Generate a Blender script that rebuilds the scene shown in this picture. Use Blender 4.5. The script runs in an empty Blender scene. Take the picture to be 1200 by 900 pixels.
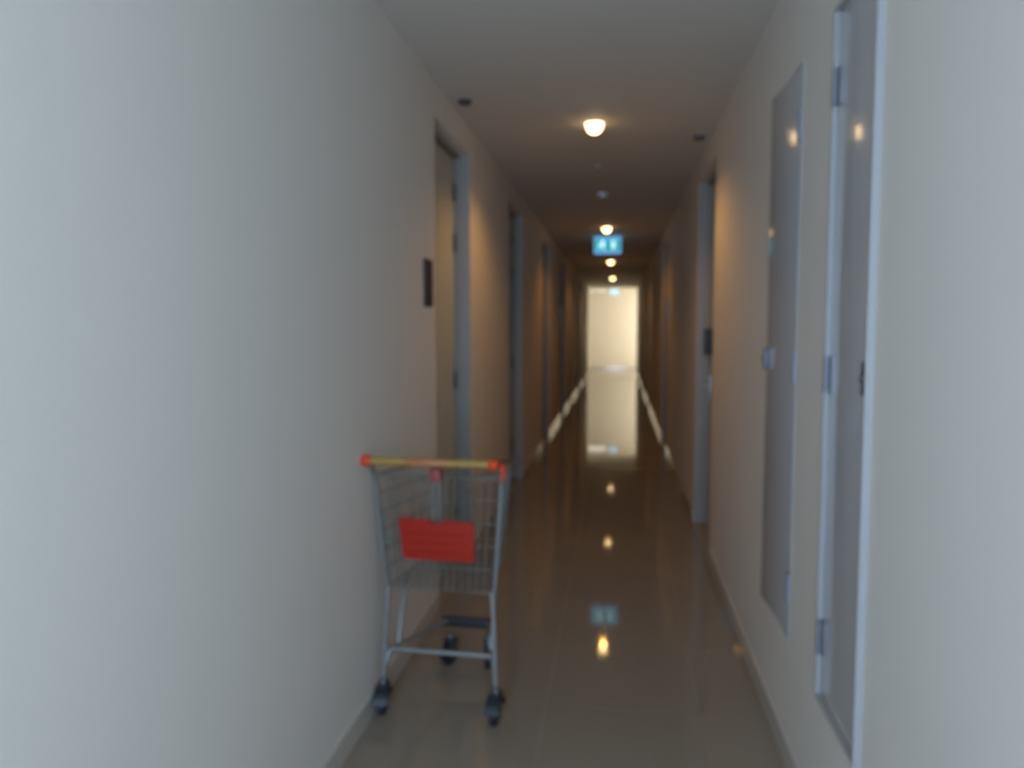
import bpy, bmesh, math, random
from mathutils import Vector, Matrix
random.seed(4)
S = bpy.context.scene
COL = S.collection
PI = math.pi

# ------------------------------------------------------------------ camera
EYE = 1.5
F_PX, PITCH, YAW = 918.0, 0.0738, 0.1346
cam_d = bpy.data.cameras.new('camera')
cam_d.sensor_width = 36.0
cam_d.lens = F_PX / 1200 * 36
cam = bpy.data.objects.new('camera', cam_d)
COL.objects.link(cam)
cam.location = (0, 0, EYE)
cam.rotation_euler = (PI / 2 - PITCH, 0, YAW)
cam_d.clip_start = 0.02
cam_d.dof.use_dof = True                 # the photograph is out of focus (camera focused far too close)
cam_d.dof.focus_distance = 0.40
cam_d.dof.aperture_fstop = (cam_d.lens / 1000) / 0.0034
S.camera = cam

# ------------------------------------------------------------------ world, lights, exposure
S.view_settings.view_transform = 'Standard'
S.view_settings.look = 'None'
S.view_settings.gamma = 1
S.view_settings.use_curve_mapping = False
S.view_settings.exposure = 0.0
w = bpy.data.worlds.new('world'); S.world = w; w.use_nodes = True
w.node_tree.nodes['Background'].inputs[0].default_value = (0.62, 0.80, 1.0, 1)
w.node_tree.nodes['Background'].inputs[1].default_value = 0.6


def area(name, loc, rot, sx, sy, col, power):
    l = bpy.data.lights.new(name, 'AREA'); l.shape = 'RECTANGLE'
    l.size = sx; l.size_y = sy; l.color = col; l.energy = power
    o = bpy.data.objects.new(name, l); COL.objects.link(o)
    o.location = loc; o.rotation_euler = rot
    return o


NEAR_Y = -1.35
# daylight through the window behind the camera (cool) and through the end lobby's side window (warm sunlit court)
area('daylight_near', (-0.17, NEAR_Y - 0.35, 1.5), (PI / 2, 0, 0), 1.3, 2.1, (0.44, 0.64, 0.97), 144)
area('daylight_far', (2.75, 26.75, 1.45), (0, PI / 2, 0), 2.2, 1.3, (0.90, 0.88, 0.74), 160)

# ------------------------------------------------------------------ dimensions
XL, XR, H = -0.929, 0.586, 2.73
END = 25.75
LOB = 27.85
DOOR_H = 2.56

# ------------------------------------------------------------------ materials


def mat(name, col, rough=0.5, metal=0.0, var=0.0, scale=6.0, bump=0.0, bscale=60.0, emit=None, estr=0.0, ior=None, coat=0.0):
    m = bpy.data.materials.new(name); m.use_nodes = True
    nt = m.node_tree; b = nt.nodes['Principled BSDF']
    b.inputs['Base Color'].default_value = (*col, 1)
    b.inputs['Roughness'].default_value = rough
    b.inputs['Metallic'].default_value = metal
    if ior: b.inputs['IOR'].default_value = ior
    if coat: b.inputs['Coat Weight'].default_value = coat
    tc = nt.nodes.new('ShaderNodeTexCoord')
    if var:
        n = nt.nodes.new('ShaderNodeTexNoise'); n.inputs['Scale'].default_value = scale
        n.inputs['Detail'].default_value = 4
        nt.links.new(tc.outputs['Object'], n.inputs['Vector'])
        r = nt.nodes.new('ShaderNodeMix'); r.data_type = 'RGBA'
        r.inputs[6].default_value = (*[c * (1 - var) for c in col], 1)
        r.inputs[7].default_value = (*[min(1, c * (1 + var)) for c in col], 1)
        nt.links.new(n.outputs['Fac'], r.inputs[0]); nt.links.new(r.outputs[2], b.inputs['Base Color'])
    if bump:
        n = nt.nodes.new('ShaderNodeTexNoise'); n.inputs['Scale'].default_value = bscale
        nt.links.new(tc.outputs['Object'], n.inputs['Vector'])
        bp = nt.nodes.new('ShaderNodeBump'); bp.inputs['Strength'].default_value = bump
        bp.inputs['Distance'].default_value = 0.002
        nt.links.new(n.outputs['Fac'], bp.inputs['Height']); nt.links.new(bp.outputs[0], b.inputs['Normal'])
    if emit:
        b.inputs['Emission Color'].default_value = (*emit, 1)
        b.inputs['Emission Strength'].default_value = estr
    return m


M_WALL = mat('wall_paint', (0.74, 0.675, 0.58), 0.62, var=0.02, scale=1.5, bump=0.15, bscale=120)
M_CEIL = mat('ceiling_paint', (0.66, 0.60, 0.50), 0.7, var=0.02, scale=1.0, bump=0.1, bscale=90)
M_TILE = mat('polished_floor_tile', (0.27, 0.22, 0.16), 0.045, var=0.06, scale=3.0, ior=1.55)
M_GROUT = mat('grout', (0.30, 0.26, 0.21), 0.6, var=0.1, scale=20)
M_BASE = mat('glossy_baseboard', (0.56, 0.51, 0.43), 0.10, var=0.02, ior=1.55)
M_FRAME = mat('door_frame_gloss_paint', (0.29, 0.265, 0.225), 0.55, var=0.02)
M_LEAF = mat('door_leaf_laminate', (0.52, 0.52, 0.44), 0.45, var=0.03, scale=4)
M_CUPB = mat('cupboard_door_laminate', (0.50, 0.49, 0.47), 0.13, var=0.03, scale=4)
M_TRIM = mat('pale_metal_trim', (0.35, 0.335, 0.31), 0.42, var=0.02)
M_STEEL = mat('dull_steel', (0.40, 0.40, 0.40), 0.35, metal=0.9, var=0.08, scale=30)
M_HINGE = mat('dark_hinge_metal', (0.12, 0.12, 0.12), 0.4, metal=0.7, var=0.1, scale=30)
M_GREYH = mat('grey_hinge_metal', (0.24, 0.24, 0.25), 0.45, metal=0.4, var=0.1, scale=30)
M_DARK = mat('black_plastic', (0.018, 0.018, 0.022), 0.45, var=0.1, scale=30)
M_WIRE = mat('galvanised_wire', (0.16, 0.16, 0.135), 0.5, metal=0.4, var=0.1, scale=40)
M_TUBE = mat('chromed_tube', (0.28, 0.275, 0.245), 0.4, metal=0.5, var=0.06, scale=30)
M_RED = mat('red_plastic', (0.36, 0.018, 0.006), 0.65, ior=1.3, var=0.05, scale=20)
M_CAP = mat('orange_red_cap', (0.64, 0.06, 0.016), 0.45, ior=1.35, var=0.05, scale=20)
M_OCHRE = mat('ochre_grip', (0.36, 0.21, 0.045), 0.45, var=0.12, scale=25)
M_RUST = mat('orange_grip', (0.40, 0.16, 0.05), 0.45, var=0.12, scale=25)
M_RUBBER = mat('black_rubber', (0.014, 0.014, 0.020), 0.6, var=0.1, scale=40)
M_BULB = mat('frosted_bulb', (0.9, 0.85, 0.7), 0.4, var=0.01, emit=(1.0, 0.66, 0.30), estr=8)
M_WHITE = mat('white_enamel', (0.7, 0.7, 0.68), 0.4, var=0.02)
M_PANEL = mat('ceiling_lamp_diffuser', (0.9, 0.9, 0.85), 0.5, var=0.01, emit=(1.0, 0.95, 0.78), estr=4.0)
M_SIGNB = mat('sign_blue_border', (0.1, 0.4, 0.8), 0.4, var=0.01, emit=(0.15, 0.46, 0.86), estr=0.85)
M_SIGNG = mat('sign_green_field', (0.0, 0.4, 0.3), 0.4, var=0.01, emit=(0.0, 0.36, 0.34), estr=0.8)
M_SIGNP = mat('sign_pale_blue', (0.5, 0.7, 0.8), 0.4, var=0.01, emit=(0.50, 0.72, 0.86), estr=0.9)
M_SIGNW = mat('sign_white_symbol', (0.8, 0.9, 1), 0.4, var=0.01, emit=(0.50, 0.80, 1.0), estr=1.25)

nt = M_CUPB.node_tree                   # faint vertical grain spreads highlights sideways
_tc = nt.nodes.new('ShaderNodeTexCoord'); _mp = nt.nodes.new('ShaderNodeMapping'); _mp.inputs['Scale'].default_value = (1, 30, 0.6)
_nz = nt.nodes.new('ShaderNodeTexNoise'); _nz.inputs['Scale'].default_value = 1.0
_bp = nt.nodes.new('ShaderNodeBump'); _bp.inputs['Strength'].default_value = 0.25; _bp.inputs['Distance'].default_value = 0.002
nt.links.new(_tc.outputs['Object'], _mp.inputs['Vector']); nt.links.new(_mp.outputs[0], _nz.inputs['Vector'])
nt.links.new(_nz.outputs['Fac'], _bp.inputs['Height']); nt.links.new(_bp.outputs[0], nt.nodes['Principled BSDF'].inputs['Normal'])

# ------------------------------------------------------------------ helpers


def add_box(bm, a, b):
    x0, y0, z0 = a; x1, y1, z1 = b
    vs = [bm.verts.new(p) for p in ((x0, y0, z0), (x1, y0, z0), (x1, y1, z0), (x0, y1, z0), (x0, y0, z1), (x1, y0, z1), (x1, y1, z1), (x0, y1, z1))]
    for f in ((3, 2, 1, 0), (4, 5, 6, 7), (0, 1, 5, 4), (1, 2, 6, 5), (2, 3, 7, 6), (3, 0, 4, 7)):
        bm.faces.new([vs[i] for i in f])


def bevel(bm, w, seg=2):
    bmesh.ops.bevel(bm, geom=list(bm.edges), offset=w, segments=seg, affect='EDGES', profile=0.7)


def add_tube(bm, pts, r, n=8, closed=False):
    pts = [Vector(p) for p in pts]
    N = len(pts); rings = []
    up = Vector((0, 0, 1))
    for i, p in enumerate(pts):
        if closed: t = pts[(i + 1) % N] - pts[i - 1]
        else: t = pts[min(i + 1, N - 1)] - pts[max(i - 1, 0)]
        t.normalize()
        a = t.cross(up)
        if a.length < 0.05: a = t.cross(Vector((0, 1, 0)))
        a.normalize(); b = t.cross(a)
        rings.append([bm.verts.new(p + r * (math.cos(2 * PI * k / n) * a + math.sin(2 * PI * k / n) * b)) for k in range(n)])
    for i in range(N if closed else N - 1):
        A, B = rings[i], rings[(i + 1) % N]
        # align ring offset (avoids twists when the reference axis flips)
        off = min(range(n), key=lambda k: (B[k].co - A[0].co - (pts[(i + 1) % N] - pts[i])).length)
        for k in range(n):
            bm.faces.new((A[k], A[(k + 1) % n], B[(k + 1 + off) % n], B[(k + off) % n]))
    if not closed:
        bm.faces.new(rings[0][::-1]); bm.faces.new(rings[-1])


def smooth_path(ctrl, rad=0.03, n=4):
    """polyline with rounded corners"""
    c = [Vector(p) for p in ctrl]; out = [c[0]]
    for i in range(1, len(c) - 1):
        a = c[i] + (c[i - 1] - c[i]).normalized() * min(rad, (c[i - 1] - c[i]).length * .45)
        b = c[i] + (c[i + 1] - c[i]).normalized() * min(rad, (c[i + 1] - c[i]).length * .45)
        for k in range(n + 1):
            t = k / n
            out.append((1 - t) ** 2 * a + 2 * t * (1 - t) * c[i] + t * t * b)
    out.append(c[-1]); return out


def add_lathe(bm, prof, n=24, axis='z', c=(0, 0, 0)):
    """prof: (radius, height); radius 0 at ends closes it"""
    c = Vector(c); rings = []

    def pt(r, h, a):
        x, y = r * math.cos(a), r * math.sin(a)
        return c + (Vector((x, y, h)) if axis == 'z' else Vector((h, x, y)))
    for r, h in prof:
        if r < 1e-6: rings.append([bm.verts.new(pt(0, h, 0))])
        else: rings.append([bm.verts.new(pt(r, h, 2 * PI * k / n)) for k in range(n)])
    for A, B in zip(rings, rings[1:]):
        for k in range(n):
            k2 = (k + 1) % n
            if len(A) == 1 and len(B) == 1: continue
            if len(A) == 1: bm.faces.new((A[0], B[k2], B[k]))
            elif len(B) == 1: bm.faces.new((A[k], A[k2], B[0]))
            else: bm.faces.new((A[k], A[k2], B[k2], B[k]))


def obj(name, bm, m, parent=None, smooth=False, loc=None):
    bmesh.ops.recalc_face_normals(bm, faces=bm.faces)
    me = bpy.data.meshes.new(name); bm.to_mesh(me); bm.free()
    me.materials.append(m)
    if smooth:
        me.polygons.foreach_set('use_smooth', [True] * len(me.polygons))
        if hasattr(me, 'set_sharp_from_angle'): me.set_sharp_from_angle(angle=math.radians(40))
    o = bpy.data.objects.new(name, me); COL.objects.link(o)
    if parent: o.parent = parent
    if loc: o.location = loc
    return o


def box(name, a, b, m, parent=None, bev=0.0):
    bm = bmesh.new(); add_box(bm, a, b)
    if bev: bevel(bm, bev)
    return obj(name, bm, m, parent, smooth=bool(bev))


def tag(o, label=None, cat=None, group=None, kind=None):
    if label: o['label'] = label
    if cat: o['category'] = cat
    if group: o['group'] = group
    if kind: o['kind'] = kind
    return o


def empty(name, loc, rz=0):
    o = bpy.data.objects.new(name, None); COL.objects.link(o)
    o.empty_display_size = 0.1
    o.location = loc; o.rotation_euler = (0, 0, rz)
    return o


def copy_tree(o, parent=None):
    c = o.copy(); COL.objects.link(c)
    if parent: c.parent = parent
    for ch in list(o.children): copy_tree(ch, c)
    return c


# ------------------------------------------------------------------ structure
LEFT_DOORS = [(3.95, 4.90), (6.66, 7.61), (9.62, 10.57), (12.75, 13.70), (15.10, 15.75), (18.4, 19.35), (21.6, 22.55)]
RIGHT_DOORS = [(5.02, 6.05), (9.55, 10.50), (14.75, 15.40), (18.4, 19.35), (21.6, 22.55)]
CUP_A = (1.905, 2.305, 0.43, 2.36)
CUP_B = (2.695, 3.145, 0.43, 2.36)


def wall_mesh(bm, x0, x1, y0, y1, openings, top=H):
    ys = y0
    for (a, b, z0, z1) in sorted(openings):
        if a > ys: add_box(bm, (x0, ys, 0), (x1, a, top))
        if z0 > 0: add_box(bm, (x0, a, 0), (x1, b, z0))
        if z1 < top: add_box(bm, (x0, a, z1), (x1, b, top))
        ys = b
    add_box(bm, (x0, ys, 0), (x1, y1, top))


T = 0.25
bm = bmesh.new()
wall_mesh(bm, XL - T, XL, NEAR_Y, END, [(a, b, 0, DOOR_H) for a, b in LEFT_DOORS])
tag(obj('wall_left', bm, M_WALL), 'long cream corridor wall on the left, bluish with daylight at the near end', 'wall', kind='structure')
bm = bmesh.new()
ro = [(a, b, 0, DOOR_H) for a, b in RIGHT_DOORS] + [CUP_A, CUP_B]
wall_mesh(bm, XR, XR + T, NEAR_Y, END, ro)
tag(obj('wall_right', bm, M_WALL), 'long cream corridor wall on the right that holds the two tall cupboards', 'wall', kind='structure')
tag(box('ceiling', (-3.0, NEAR_Y - 0.3, H), (3.0, LOB + 0.2, H + 0.15), M_CEIL), 'plain pale corridor ceiling with a row of lamps', 'ceiling', kind='structure')

# near end wall with its window (behind the camera)
bm = bmesh.new()
WX0, WX1, WZ0, WZ1 = -0.80, 0.46, 0.35, 2.55
add_box(bm, (XL - T, NEAR_Y - 0.2, 0), (WX0, NEAR_Y, H)); add_box(bm, (WX1, NEAR_Y - 0.2, 0), (XR + T, NEAR_Y, H))
add_box(bm, (WX0, NEAR_Y - 0.2, 0), (WX1, NEAR_Y, WZ0)); add_box(bm, (WX0, NEAR_Y - 0.2, WZ1), (WX1, NEAR_Y, H))
tag(obj('wall_back', bm, M_WALL), 'cream end wall around the window behind the camera', 'wall', kind='structure')
wn = empty('window_1', (0, 0, 0)); tag(wn, 'tall white framed window behind the camera', 'window', kind='structure')
bm = bmesh.new()
for a, b in (((WX0, WZ0), (WX0 + .05, WZ1)), ((WX1 - .05, WZ0), (WX1, WZ1)), ((WX0, WZ0), (WX1, WZ0 + .05)), ((WX0, WZ1 - .05), (WX1, WZ1)), ((-.19, WZ0), (-.15, WZ1))):
    add_box(bm, (a[0], NEAR_Y - 0.14, a[1]), (b[0], NEAR_Y - 0.08, b[1]))
obj('window_frame', bm, M_WHITE, wn)

# end lobby
bm = bmesh.new(); add_box(bm, (-3.0, LOB, 0), (3.0, LOB + 0.2, H))
tag(obj('wall_far', bm, M_WALL), 'bright cream lobby wall closing the far end of the corridor', 'wall', kind='structure')
bm = bmesh.new()
add_box(bm, (-3.0, END, 0), (-2.8, LOB, H))
add_box(bm, (-2.8, END - 0.2, 0), (XL - T, END, H))
tag(obj('wall_lobby_left', bm, M_WALL), 'cream side wall of the far lobby, left', 'wall', kind='structure')
bm = bmesh.new()
add_box(bm, (XR + T, END - 0.2, 0), (2.6, END, H))
add_box(bm, (2.4, END, 0), (2.6, 26.05, H)); add_box(bm, (2.4, 27.45, 0), (2.6, LOB, H))
add_box(bm, (2.4, 26.05, 0), (2.6, 27.45, 0.3)); add_box(bm, (2.4, 26.05, 2.6), (2.6, 27.45, H))
tag(obj('wall_lobby_right', bm, M_WALL), 'cream side wall of the far lobby around its window, right', 'wall', kind='structure')
w2 = empty('window_2', (2.5, 26.75, 0.3)); tag(w2, 'side window that lights the far lobby', 'window', kind='structure')
bm = bmesh.new()
for a, b in (((-.7, 0), (-.65, 2.3)), ((.65, 0), (.7, 2.3)), ((-.7, 0), (.7, .05)), ((-.7, 2.25), (.7, 2.3)), ((-.02, 0), (.02, 2.3))):
    add_box(bm, (-0.03, a[0], a[1]), (0.03, b[0], b[1]))
obj('window_frame', bm, M_WHITE, w2)

# floor: slab with polished tiles on it, each near tile its own piece
fl = box('floor', (-3.0, NEAR_Y - 0.3, -0.15), (3.0, LOB + 0.2, -0.0015), M_GROUT)
tag(fl, 'floor of large polished beige tiles mirroring the ceiling lamps', 'floor', kind='structure')
SEAMS = [XL, -0.270, 0.330, XR]
G = 0.0012
tile_me = {}
row0, row1 = 1.2, 9.0


def tile_bm(bm, x0, x1, y0, y1):
    add_box(bm, (x0 + G, y0 + G, -0.0105), (x1 - G, y1 - G, 0.0))


for r in range(13):
    for c in range(3):
        w_ = SEAMS[c + 1] - SEAMS[c]
        if c not in tile_me:
            b = bmesh.new(); add_box(b, (G, G, -0.0014), (w_ - G, 0.6 - G, 0.0))
            t = obj('tile', b, M_TILE, fl); tile_me[c] = t.data
        else:
            t = bpy.data.objects.new('tile', tile_me[c]); COL.objects.link(t); t.parent = fl
        t.location = (SEAMS[c], row0 + 0.6 * r, 0.0)
bm = bmesh.new()


def rect(x0, x1, y0, y1): add_box(bm, (x0 + G, y0 + G, -0.0014), (x1 - G, y1 - G, 0.0))


for r in range(7):
    for c in range(3): rect(SEAMS[c], SEAMS[c + 1], row0 - 0.6 * (r + 1), row0 - 0.6 * r)
for r in range(28):
    for c in range(3): rect(SEAMS[c], SEAMS[c + 1], row0 + 7.8 + 0.6 * r, min(END, row0 + 7.8 + 0.6 * (r + 1)))
for r in range(4):
    for c in range(10):
        rect(-2.8 + 0.6 * c, min(2.4, -2.8 + 0.6 * c + 0.6), END + 0.6 * r, min(LOB, END + 0.6 * r + 0.6)) if -2.8 + 0.6 * c < 2.39 else None
tag(obj('tile_field', bm, M_TILE, fl), kind='stuff')


# baseboards
def baseboard(name, xa, xb, spans, label):
    bm = bmesh.new()
    for a, b in spans:
        add_box(bm, (xa, a, 0), (xb, b, 0.095))
    bevel(bm, 0.002, 1)
    tag(obj(name, bm, M_BASE), label, 'baseboard', kind='structure')


def spans(doors, y0, y1):
    out = []; y = y0
    for a, b in doors:
        out.append((y, a)); y = b
    out.append((y, y1)); return out


baseboard('baseboard_left', XL, XL + 0.009, spans(LEFT_DOORS, NEAR_Y, END), 'low glossy pale skirting along the left wall, broken at the doors')
baseboard('baseboard_right', XR - 0.009, XR, spans(RIGHT_DOORS, NEAR_Y, END), 'low glossy pale skirting along the right wall, broken at the doors')
bm = bmesh.new(); add_box(bm, (-2.8, LOB - 0.012, 0), (2.4, LOB, 0.11)); bevel(bm, 0.002, 1)
tag(obj('baseboard_far', bm, M_BASE), 'glossy pale skirting under the bright far lobby wall', 'baseboard', kind='structure')


# ------------------------------------------------------------------ doors (set back in their recesses)
def door(n, side, y0, y1, label, hinge_far, head=DOOR_H, lock=False):
    """side -1 left, +1 right; local frame: x = depth into the wall, y along the corridor"""
    X = XL if side < 0 else XR
    t = empty('door_%d' % n, (X, y0, 0)); tag(t, label, 'door', kind='structure')
    L = y1 - y0; D = 0.10; s = side; j = 0.022

    def bx(name, a, b, m, p=t, bev=0.0):
        a = list(a); b = list(b)
        xa, xb = sorted((s * a[0], s * b[0]))
        return box(name, (xa, a[1], a[2]), (xb, b[1], b[2]), m, p, bev)
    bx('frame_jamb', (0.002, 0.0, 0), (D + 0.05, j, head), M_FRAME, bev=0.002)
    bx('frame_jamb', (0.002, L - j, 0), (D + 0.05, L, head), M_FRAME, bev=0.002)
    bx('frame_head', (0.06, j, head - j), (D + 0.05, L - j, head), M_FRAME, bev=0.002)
    leaf = bx('door_leaf', (D, j + 0.003, 0.008), (D + 0.042, L - j - 0.003, head - j - 0.003), M_LEAF, bev=0.002)
    hy = L - j - 0.003 if hinge_far else j + 0.003
    for z in (0.34, 1.16, 2.02, 2.33):
        bm = bmesh.new()
        add_lathe(bm, [(0, z - .055), (.008, z - .055), (.008, z + .055), (0, z + .055)], 10, c=(s * (D - 0.008), hy, 0))
        dy = -0.03 if hinge_far else 0.0
        xa, xb = sorted((s * (D - 0.003), s * (D - 0.0005)))
        add_box(bm, (xa, hy + dy, z - 0.055), (xb, hy + dy + 0.03, z + 0.055))
        obj('hinge', bm, M_HINGE, t)
    ly = j + 0.075 if hinge_far else L - j - 0.075
    bm = bmesh.new()
    xa, xb = sorted((s * (D - 0.012), s * (D - 0.0)))
    add_box(bm, (xa, ly - 0.022, 0.95), (xb, ly + 0.022, 1.13)); bevel(bm, 0.003)
    d = 1 if hinge_far else -1
    add_tube(bm, smooth_path([(s * (D - 0.01), ly, 1.07), (s * (D - 0.055), ly, 1.07), (s * (D - 0.055), ly + d * 0.12, 1.07)], 0.015), 0.009, 10)
    obj('door_handle', bm, M_STEEL, t, smooth=True)
    if lock:
        bm = bmesh.new()
        xa, xb = sorted((s * (D - 0.055), s * (D - 0.0)))
        add_box(bm, (xa, ly - 0.035, 1.29), (xb, ly + 0.035, 1.48)); bevel(bm, 0.01, 3)
        obj('lock_box', bm, M_DARK, t, smooth=True)
    return t


ord_ = ['nearest', 'second', 'third', 'fourth', 'fifth', 'sixth', 'seventh']
n = 1
for i, (a, b) in enumerate(LEFT_DOORS):
    lab = 'pale door in a recess of the left wall, just beyond the shopping cart' if i == 0 else \
        'pale recessed door in the left wall, %s from the cart, in the dark stretch' % ord_[i]
    door(n, -1, a, b, lab, True); n += 1
for i, (a, b) in enumerate(RIGHT_DOORS):
    lab = 'recessed door with a black lock box in the right wall, beyond the tall cupboards' if i == 0 else \
        'pale recessed door in the right wall, %s from the cupboards, in the dark stretch' % ord_[i]
    door(n, 1, a, b, lab, False, lock=(i == 0)); n += 1


# ------------------------------------------------------------------ cupboards in the right wall
def cupboard(spec, proud, far_proud, ajar, label, handle_near):
    y0, y1, z0, z1 = spec
    t = empty('wall_cupboard', (XR, y0, z0)); tag(t, label, 'cupboard', group='tall cupboards in the right wall')
    L = y1 - y0; hh = z1 - z0; fw = 0.009 if proud > 0.01 else 0.006
    bm = bmesh.new()
    for a, b in (((0, 0), (fw, hh)), ((L - fw, 0), (L, hh)), ((fw, 0), (L - fw, fw)), ((fw, hh - fw), (L - fw, hh))):
        add_box(bm, (-(proud if a[0] == 0 else far_proud), a[0], a[1]), (0.06, b[0], b[1]))
    bevel(bm, 0.0015, 1)
    obj('cupboard_frame', bm, M_TRIM, t)
    obj_leaf = box('cupboard_door', (0.003, fw + .002, fw + .002), (0.023, L - fw - .002, hh - fw - .002), M_CUPB, t, 0.0015)
    hy = L - fw - 0.004 if handle_near else fw + 0.004
    zs = (0.61 - z0, 1.365 - z0, 2.15 - z0)
    for z in zs:
        bm = bmesh.new()
        add_lathe(bm, [(0, z - .05), (.008, z - .05), (.008, z + .05), (0, z + .05)], 10, c=(-0.007, hy, 0))
        sgn = -1 if handle_near else 1
        ya, yb = sorted((hy, hy + sgn * 0.03))
        add_box(bm, (-0.001, ya, z - .05), (0.0029, yb, z + .05))
        obj('hinge', bm, M_GREYH, obj_leaf)
    ly = fw + 0.030 if handle_near else L - fw - 0.030
    z = 1.375 - z0
    bm = bmesh.new(); add_box(bm, (-0.012, ly - 0.014, z - 0.04), (0.003, ly + 0.014, z + 0.04)); bevel(bm, 0.003)
    h = obj('latch', bm, M_HINGE, obj_leaf, smooth=True)
    h['label'] = 'small dark latch'
    bm = bmesh.new(); add_lathe(bm, [(0, -.019), (.008, -.019), (.009, -.016), (.009, -.012), (0, -.012)], 12, axis='x', c=(0, ly, z))
    for v in bm.verts: pass
    obj('latch_knob', bm, M_HINGE, obj_leaf, smooth=True)
    if ajar:
        obj_leaf.matrix_local = Matrix.Translation((0, fw, 0)) @ Matrix.Rotation(ajar, 4, 'Z') @ Matrix.Translation((0, -fw, 0))
    # carcass behind the door
    box('carcass', (0.06, 0.0, 0.0), (0.24, L, hh), M_CUPB, t)
    return t


cupboard(CUP_A, 0.018, 0.011, 0.0, 'tall narrow grey cupboard in the right wall, the nearer, with bright frame edges', True)
cupboard(CUP_B, 0.004, 0.0005, math.radians(2.6), 'tall narrow grey cupboard in the right wall, the farther, with a faint frame, slightly ajar', False)


# ------------------------------------------------------------------ ceiling lamps
def ceiling_lamp(y, label, power):
    t = empty('ceiling_lamp', (-0.156, y, H)); tag(t, label, 'lamp', group='row of warm ceiling lamps')
    bm = bmesh.new()
    add_lathe(bm, [(.055, 0), (.055, -.006), (.078, -.006), (.082, -.002), (.082, 0)], 32)
    obj('trim_ring', bm, M_WHITE, t, smooth=True)
    bm = bmesh.new()
    prof = [(0, -0.066)] + [(.052 * math.sin(a), -0.010 - .056 * math.cos(a)) for a in [i * PI / 2 / 8 for i in range(1, 9)]] + [(.050, -0.002), (0, -.002)]
    add_lathe(bm, prof, 24)
    obj('bulb', bm, M_BULB, t, smooth=True)
    l = bpy.data.lights.new('lamp_light', 'SPOT'); l.energy = power; l.color = (1.0, 0.52, 0.15) if y < 6 else (1.0, 0.45, 0.09)
    l.spot_size = math.radians(150); l.spot_blend = 0.55; l.shadow_soft_size = 0.04
    lo = bpy.data.objects.new('lamp_light', l); COL.objects.link(lo); lo.parent = t; lo.location = (0, 0, -0.10)
    return t


lab = ['warm white ceiling lamp nearest the camera, largest of the row', 'warm ceiling lamp just above the green exit sign, second of the row',
       'warm ceiling lamp showing just below the exit sign, third of the row', 'small warm ceiling lamp above the bright far opening, fourth of the row']
for k in range(4):
    ceiling_lamp(4.886 + 5.109 * k, lab[k], [21, 17, 11, 7][k])

# far lobby lamp panel
t = empty('lamp_panel', (-0.78, 26.65, H)); tag(t, 'bright rectangular lamp panel on the far lobby ceiling', 'lamp')
bm = bmesh.new()
for a, b in (((-.40, -.16), (-.38, .16)), ((.38, -.16), (.40, .16)), ((-.38, -.16), (.38, -.14)), ((-.38, .14), (.38, .16))):
    add_box(bm, (a[0], a[1], -0.05), (b[0], b[1], 0))
obj('frame', bm, M_WHITE, t)
box('diffuser', (-.38, -.14, -0.046), (.38, .14, -0.001), M_PANEL, t)


# small dark ceiling spots in front of the first doors
def ceiling_spot(x, y, label):
    t = empty('ceiling_spot', (x, y, H)); tag(t, label, 'spotlight', group='small unlit ceiling spots by the doors')
    bm = bmesh.new(); add_lathe(bm, [(.020, 0), (.020, -.012), (.030, -.020), (.036, -.014), (.036, 0)], 24)
    obj('housing', bm, M_HINGE, t, smooth=True)
    bm = bmesh.new(); add_lathe(bm, [(0, -.012), (.0195, -.012), (.0195, 0), (0, 0)], 20)
    obj('lens', bm, M_DARK, t, smooth=True)


ceiling_spot(-0.845, 4.31, 'small dark unlit ceiling spot by the left wall, above the nearest left door')
ceiling_spot(0.51, 5.32, 'small dark unlit ceiling spot by the right wall, above the right door')

t = empty('sprinkler', (-0.165, 6.19, H)); tag(t, 'tiny pale ceiling sprinkler just beyond the nearest lamp', 'sprinkler')
bm = bmesh.new(); add_lathe(bm, [(0, -.008), (.03, -.006), (.034, 0), (0, 0)], 20); obj('plate', bm, M_WHITE, t, smooth=True)
bm = bmesh.new(); add_lathe(bm, [(0, -.045), (.014, -.045), (.014, -.042), (.005, -.040), (.005, -.007), (0, -.007)], 14); obj('head', bm, M_STEEL, t, smooth=True)
t = empty('smoke_detector', (-0.16, 7.42, H)); tag(t, 'round pale smoke detector on the dark ceiling before the exit sign', 'detector')
bm = bmesh.new(); add_lathe(bm, [(0, -.012), (.055, -.012), (.058, 0), (0, 0)], 28); obj('base', bm, M_WHITE, t, smooth=True)
bm = bmesh.new(); add_lathe(bm, [(0, -.042), (.03, -.040), (.042, -.028), (.044, -.012), (0, -.012)], 28); obj('cap', bm, M_WHITE, t, smooth=True)


# ------------------------------------------------------------------ exit signs
def poly(bm, pts, y0, y1):
    a = [bm.verts.new((x, y0, z)) for x, z in pts]; b = [bm.verts.new((x, y1, z)) for x, z in pts]
    bm.faces.new(a); bm.faces.new(b[::-1])
    for i in range(len(pts)):
        k = (i + 1) % len(pts); bm.faces.new((a[i], b[i], b[k], a[k]))


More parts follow.
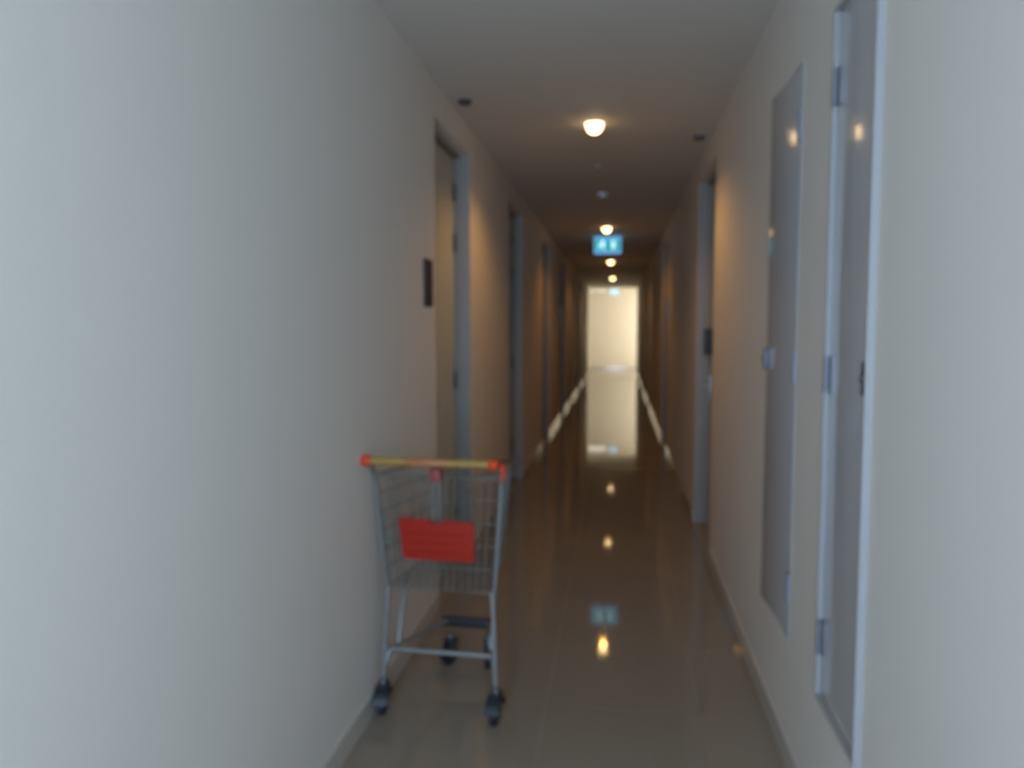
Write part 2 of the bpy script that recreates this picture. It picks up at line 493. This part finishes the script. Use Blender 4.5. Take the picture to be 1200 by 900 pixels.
def exit_sign(x, y, label, W=0.37, Hh=0.225, mb=M_SIGNB, mg=M_SIGNG):
    t = empty('exit_sign', (x, y, H)); tag(t, label, 'exit sign')
    z0, z1 = -0.008 - Hh, -0.008
    box('mount', (-0.05, -0.02, -0.008), (0.05, 0.02, 0), M_WHITE, t)
    box('case', (-W / 2, -0.022, z0), (W / 2, 0.022, z1), mb, t, 0.004)
    f = box('green_panel', (-W / 2 + .020, -0.0262, z0 + .038), (W / 2 - .020, -0.0224, z1 - .038), mg, t)
    zc = (z0 + z1) / 2 + .002; k = Hh / 0.225 * 1.12
    # running figure on the left half
    bm = bmesh.new(); cx = -0.075 * W / 0.37
    add_lathe(bm, [(0, -.0300), (.017 * k, -.0300), (.017 * k, -.0264), (0, -.0264)], 14, axis='x', c=(0, 0, 0))
    bmesh.ops.rotate(bm, verts=bm.verts, cent=(0, 0, 0), matrix=Matrix.Rotation(PI / 2, 3, 'Z'))
    bmesh.ops.translate(bm, verts=bm.verts, vec=(cx + .012, 0, zc + .045 * k))
    Pp = lambda pts: poly(bm, [(cx + a * k, zc + b * k) for a, b in pts], -0.0300, -0.0264)
    Pp([(-.020, .030), (.018, .034), (.020, -.008), (-.018, -.012)])
    Pp([(-.018, -.010), (.004, -.010), (-.024, -.036), (-.050, -.046), (-.052, -.034), (-.032, -.024)])
    Pp([(.0, -.010), (.020, -.008), (.038, -.030), (.030, -.056), (.016, -.056), (.022, -.034)])
    Pp([(.018, .032), (.044, .014), (.054, .022), (.052, .010), (.040, .004), (.018, .016)])
    Pp([(-.020, .030), (-.044, .016), (-.046, -.008), (-.036, -.008), (-.032, .008), (-.018, .014)])
    obj('running_figure', bm, M_SIGNW, f, smooth=False)
    bm = bmesh.new(); cx = 0.078 * W / 0.37
    Pp = lambda pts: poly(bm, [(cx + a * k, zc + b * k) for a, b in pts], -0.0300, -0.0264)
    Pp([(-.018, .052), (.018, .052), (.018, .0), (-.018, .0)])
    Pp([(-.040, .0), (.040, .0), (.0, -.056)])
    Pp([(-.036, .052), (-.018, .052), (-.018, .040), (-.036, .040)])
    Pp([(.018, .052), (.036, .052), (.036, .040), (.018, .040)])
    obj('arrow', bm, M_SIGNW, f)
    return t


exit_sign(-0.158, 11.0, 'lit blue and green exit sign with white symbols hanging from the ceiling mid corridor')
exit_sign(-0.14, 26.2, 'small pale blue lit sign hanging before the bright far wall', W=0.28, Hh=0.20, mb=M_SIGNP, mg=M_SIGNP)


# ------------------------------------------------------------------ number plates beside the doors
def plate(side, y, z, m, label):
    X = XL if side < 0 else XR
    t = empty('door_plate', (X, y, z)); tag(t, label, 'plate', group='door plates on the corridor walls')
    xa, xb = sorted((0, -side * 0.006))
    box('backing', (xa, -0.085, -0.115), (xb, 0.085, 0.115), m, t, 0.0015)
    xa, xb = sorted((-side * 0.0062, -side * 0.009))
    box('face', (xa, -0.075, -0.105), (xb, 0.075, 0.105), M_DARK if m is M_DARK else M_STEEL, t)


plate(-1, 3.775, 1.71, M_DARK, 'black door plate on the left wall beside the nearest left door')
plate(1, 9.36, 1.70, M_TRIM, 'pale shiny door plate on the right wall, before the second right door')
plate(-1, 12.55, 1.70, M_TRIM, 'pale door plate on the left wall before the fourth left door')
plate(-1, 18.22, 1.70, M_TRIM, 'pale door plate on the left wall before the sixth left door')
plate(1, 14.57, 1.70, M_TRIM, 'pale door plate on the right wall before the third right door')

# ------------------------------------------------------------------ shopping cart
cart = empty('shopping_cart', (-0.668, 2.84, 0), math.radians(-3.0))
tag(cart, 'wire shopping cart with an ochre handle and red seat flap against the left wall', 'shopping cart')

# basket corner points: rear/front, bottom/top (half width, y, z)
RB = (0.203, 0.015, 0.500); RT = (0.240, -0.005, 0.940)
FB = (0.150, 0.500, 0.500); FT = (0.178, 0.580, 0.900)


def corner(c, s): return Vector((s * c[0], c[1], c[2]))


def lerp(a, b, t): return a + (b - a) * t


def grid(name, A, B, C_, D_, nu, nv, r, parent, rb=None):
    """wire grid on quad A(bottom0) B(bottom1) C(top1) D(top0)"""
    bm = bmesh.new()
    for i in range(nu + 1):
        t = i / nu; add_tube(bm, [lerp(A, B, t), lerp(D_, C_, t)], r, 5)
    for j in range(nv + 1):
        t = j / nv; add_tube(bm, [lerp(A, D_, t), lerp(B, C_, t)], rb or r, 5)
    return obj(name, bm, M_WIRE, parent, smooth=True)


rl, rr = corner(RB, -1), corner(RB, 1); tl, tr = corner(RT, -1), corner(RT, 1)
fl_, fr_ = corner(FB, -1), corner(FB, 1); gl, gr = corner(FT, -1), corner(FT, 1)
grid('rear_gate', rl, rr, tr, tl, 14, 5, 0.0019, cart, 0.0024)
grid('side_grid', rl, fl_, gl, tl, 18, 6, 0.0019, cart, 0.0024)
grid('side_grid', rr, fr_, gr, tr, 18, 6, 0.0019, cart, 0.0024)
grid('front_grid', fl_, fr_, gr, gl, 11, 6, 0.0019, cart, 0.0024)
grid('bottom_grid', rl, rr, fr_, fl_, 14, 10, 0.0022, cart, 0.0026)
bm = bmesh.new(); add_tube(bm, [tl, tr, gr, gl], 0.0055, 8, closed=True)
obj('basket_rim', bm, M_TUBE, cart, smooth=True)
bm = bmesh.new(); add_tube(bm, [rl, rr, fr_, fl_], 0.0045, 8, closed=True)
obj('base_rim', bm, M_TUBE, cart, smooth=True)

# handle: side brackets, grips, end caps
HY, HZ = -0.105, 1.008
for s in (-1, 1):
    bm = bmesh.new()
    add_tube(bm, smooth_path([(s * 0.226, HY, HZ - .004), (s * 0.238, -0.06, 0.985), (s * 0.247, 0.004, 0.935), (s * 0.212, 0.030, 0.49)], 0.04), 0.0085, 10)
    obj('handle_bracket', bm, M_TUBE, cart, smooth=True)
bm = bmesh.new(); add_lathe(bm, [(0, -.232), (.0145, -.232), (.0145, .232), (0, .232)], 18, axis='x', c=(0, HY, HZ))
hd = obj('handle', bm, M_OCHRE, cart, smooth=True)
bm = bmesh.new(); add_lathe(bm, [(.0147, -.09), (.0162, -.088), (.0162, .068), (.0147, .07)], 18, axis='x', c=(0, HY, HZ))
o = obj('centre_sleeve', bm, M_RUST, hd, smooth=True); o['label'] = 'orange middle sleeve of the handle'
for s in (-1, 1):
    bm = bmesh.new()
    prof = [(0, -.020), (.013, -.019), (.019, -.013), (.021, 0), (.020, .012), (.015, .018), (0, .020)]
    add_lathe(bm, prof, 18, axis='x', c=(s * 0.238, HY, HZ))
    o = obj('end_cap', bm, M_CAP, hd, smooth=True); o['label'] = 'round orange-red handle end cap'

# coin lock under the handle and red rim clip at the right
bm = bmesh.new(); add_box(bm, (-0.020, -0.035, 0.925), (0.022, 0.012, 0.972)); bevel(bm, 0.006, 3)
o = obj('coin_lock', bm, mat('dull_red_plastic', (0.30, 0.045, 0.04), 0.45, var=0.1, scale=20), cart, smooth=True)
bm = bmesh.new(); add_tube(bm, smooth_path([(0.0, -0.02, 0.97), (0.004, -0.05, 0.99), (0.0, HY + .012, HZ)], 0.02), 0.005, 8)
obj('lock_arm', bm, M_TUBE, cart, smooth=True)
bm = bmesh.new(); add_box(bm, (0.238, -0.022, 0.935), (0.262, 0.022, 0.990)); bevel(bm, 0.006, 3)
obj('rim_clip', bm, M_CAP, cart, smooth=True)

# child seat: red flap with a notched top edge, wires behind and seat back
seat = None
bm = bmesh.new()
pts = [(-0.150, .762), (-0.060, .758), (-0.035, .758), (-0.018, .742), (0.004, .742), (0.020, .756), (0.128, .754), (0.140, .742), (0.140, .615), (0.130, .604), (-0.126, .604), (-0.137, .615), (-0.152, .750)]
pts = [(a + .006, b + .017) for a, b in pts]
poly(bm, pts, -0.006 - 0.012, -0.006); bevel(bm, 0.003, 2)
flap = obj('seat_flap', bm, M_RED, cart, smooth=True); flap['label'] = 'red plastic child seat flap'
bm = bmesh.new()
for z in (0.65, 0.685, 0.72):
    add_tube(bm, [(-0.118, -0.0185, z), (0.118, -0.0185, z)], 0.0035, 8)
obj('flap_rib', bm, M_RED, flap, smooth=True)
bm = bmesh.new()
for i in range(9):
    x = -0.14 + 0.035 * i
    add_tube(bm, smooth_path([(x, 0.055, 0.61), (x * .98, 0.10, 0.61), (x * .95, 0.15, 0.91)], 0.03), 0.002, 5)
for z, y in ((0.64, .106), (0.72, .119), (0.80, .132), (0.91, .15)):
    add_tube(bm, [(-0.14, y, z), (0.14, y, z)], 0.0028, 6)
add_tube(bm, [(-0.14, 0.055, 0.61), (0.14, 0.055, 0.61)], 0.003, 6)
obj('seat_back', bm, M_WIRE, cart, smooth=True)
bm = bmesh.new()
for x in (-0.02, 0.004):
    add_tube(bm, [(x, 0.012, 0.935), (x, 0.026, 0.75)], 0.0045, 8)
obj('seat_strap', bm, M_TUBE, cart, smooth=True)

# chassis: rear posts, cross bar, side rails, basket struts
for s in (-1, 1):
    bm = bmesh.new()
    add_tube(bm, smooth_path([(s * 0.205, 0.020, 0.50), (s * 0.214, 0.012, 0.36), (s * 0.222, 0.004, 0.145)], 0.05), 0.0095, 10)
    obj('rear_post', bm, M_TUBE, cart, smooth=True)
    bm = bmesh.new()
    add_tube(bm, smooth_path([(s * 0.222, 0.004, 0.150), (s * 0.205, 0.030, 0.248), (s * 0.190, 0.060, 0.248), (s * 0.095, 0.475, 0.200)], 0.03), 0.0095, 10)
    obj('side_rail', bm, M_TUBE, cart, smooth=True)
    bm = bmesh.new()
    add_tube(bm, smooth_path([(s * 0.186, 0.075, 0.245), (s * 0.188, 0.12, 0.36), (s * 0.182, 0.20, 0.495)], 0.08), 0.008, 10)
    obj('basket_strut', bm, M_TUBE, cart, smooth=True)
bm = bmesh.new(); add_tube(bm, [(-0.200, 0.022, 0.250), (0.200, 0.022, 0.250)], 0.0095, 10)
obj('rear_cross_bar', bm, M_TUBE, cart, smooth=True)
bm = bmesh.new(); add_box(bm, (-0.125, 0.462, 0.174), (0.125, 0.496, 0.216)); bevel(bm, 0.010, 3)
o = obj('front_bumper', bm, M_DARK, cart, smooth=True); o['label'] = 'black front bumper bar'


def caster(x, y, wr, steer, hood):
    t = empty('caster', (x, y, 0), steer); t.parent = cart; t['label'] = 'black caster wheel'
    bm = bmesh.new()
    prof = [(.010, -.0125), (wr * .45, -.0125), (wr * .8, -.0125), (wr * .96, -.010), (wr, -.004), (wr, .004), (wr * .96, .010), (wr * .8, .0125), (.010, .0125), (.010, -.0125)]
    add_lathe(bm, prof, 24, axis='x', c=(0, 0, wr))
    obj('wheel', bm, M_RUBBER, t, smooth=True)
    bm = bmesh.new()
    for s in (-1, 1):
        top = wr * 2 + .012
        a = [(-.016, top), (.040, top), (.022, wr - .012), (.0, wr - .018), (-.014, wr - .004)]
        v0 = [bm.verts.new((s * .0160, yy, zz)) for yy, zz in a]
        v1 = [bm.verts.new((s * .0205, yy, zz)) for yy, zz in a]
        bm.faces.new(v0); bm.faces.new(v1[::-1])
        for i in range(5):
            k = (i + 1) % 5; bm.faces.new((v0[i], v1[i], v1[k], v0[k]))
    add_box(bm, (-.0205, -.016, wr * 2 + .008), (.0205, .040, wr * 2 + .016))
    obj('fork', bm, M_DARK if hood else M_HINGE, t)
    bm = bmesh.new(); add_lathe(bm, [(0, wr * 2 + .016), (.014, wr * 2 + .016), (.014, wr * 2 + .034), (.009, wr * 2 + .040), (0, wr * 2 + .040)], 14, c=(0, .012, 0))
    obj('swivel', bm, M_HINGE, t, smooth=True)
    bm = bmesh.new(); add_lathe(bm, [(0, -.024), (.006, -.024), (.006, .024), (0, .024)], 12, axis='x', c=(0, 0, wr))
    obj('axle', bm, M_STEEL, t, smooth=True)
    if hood:
        bm = bmesh.new(); n = 12
        for s in (-1,):
            ring0 = []; ring1 = []
            for i in range(n + 1):
                a = PI * (0.05 + 0.9 * i / n); r0, r1 = wr + .004, wr + .010
                for (lst, xx) in ((ring0, -.027), (ring1, .027)):
                    lst.append((bm.verts.new((xx, -r0 * math.cos(a), wr + r0 * math.sin(a))), bm.verts.new((xx, -r1 * math.cos(a), wr + r1 * math.sin(a)))))
            for i in range(n):
                A, B, C2, D2 = ring0[i], ring0[i + 1], ring1[i + 1], ring1[i]
                bm.faces.new((A[1], B[1], C2[1], D2[1])); bm.faces.new((A[0], D2[0], C2[0], B[0]))
                bm.faces.new((A[0], B[0], B[1], A[1])); bm.faces.new((D2[0], D2[1], C2[1], C2[0]))
            bm.faces.new((ring0[0][0], ring0[0][1], ring1[0][1], ring1[0][0])); bm.faces.new((ring0[-1][0], ring1[-1][0], ring1[-1][1], ring0[-1][1]))
        obj('wheel_guard', bm, M_DARK, t, smooth=True)


caster(-0.222, -0.008, 0.050, math.radians(8), True)
caster(0.222, -0.008, 0.050, math.radians(-4), True)
caster(-0.088, 0.470, 0.050, math.radians(-28), False)
caster(0.088, 0.470, 0.050, math.radians(15), False)
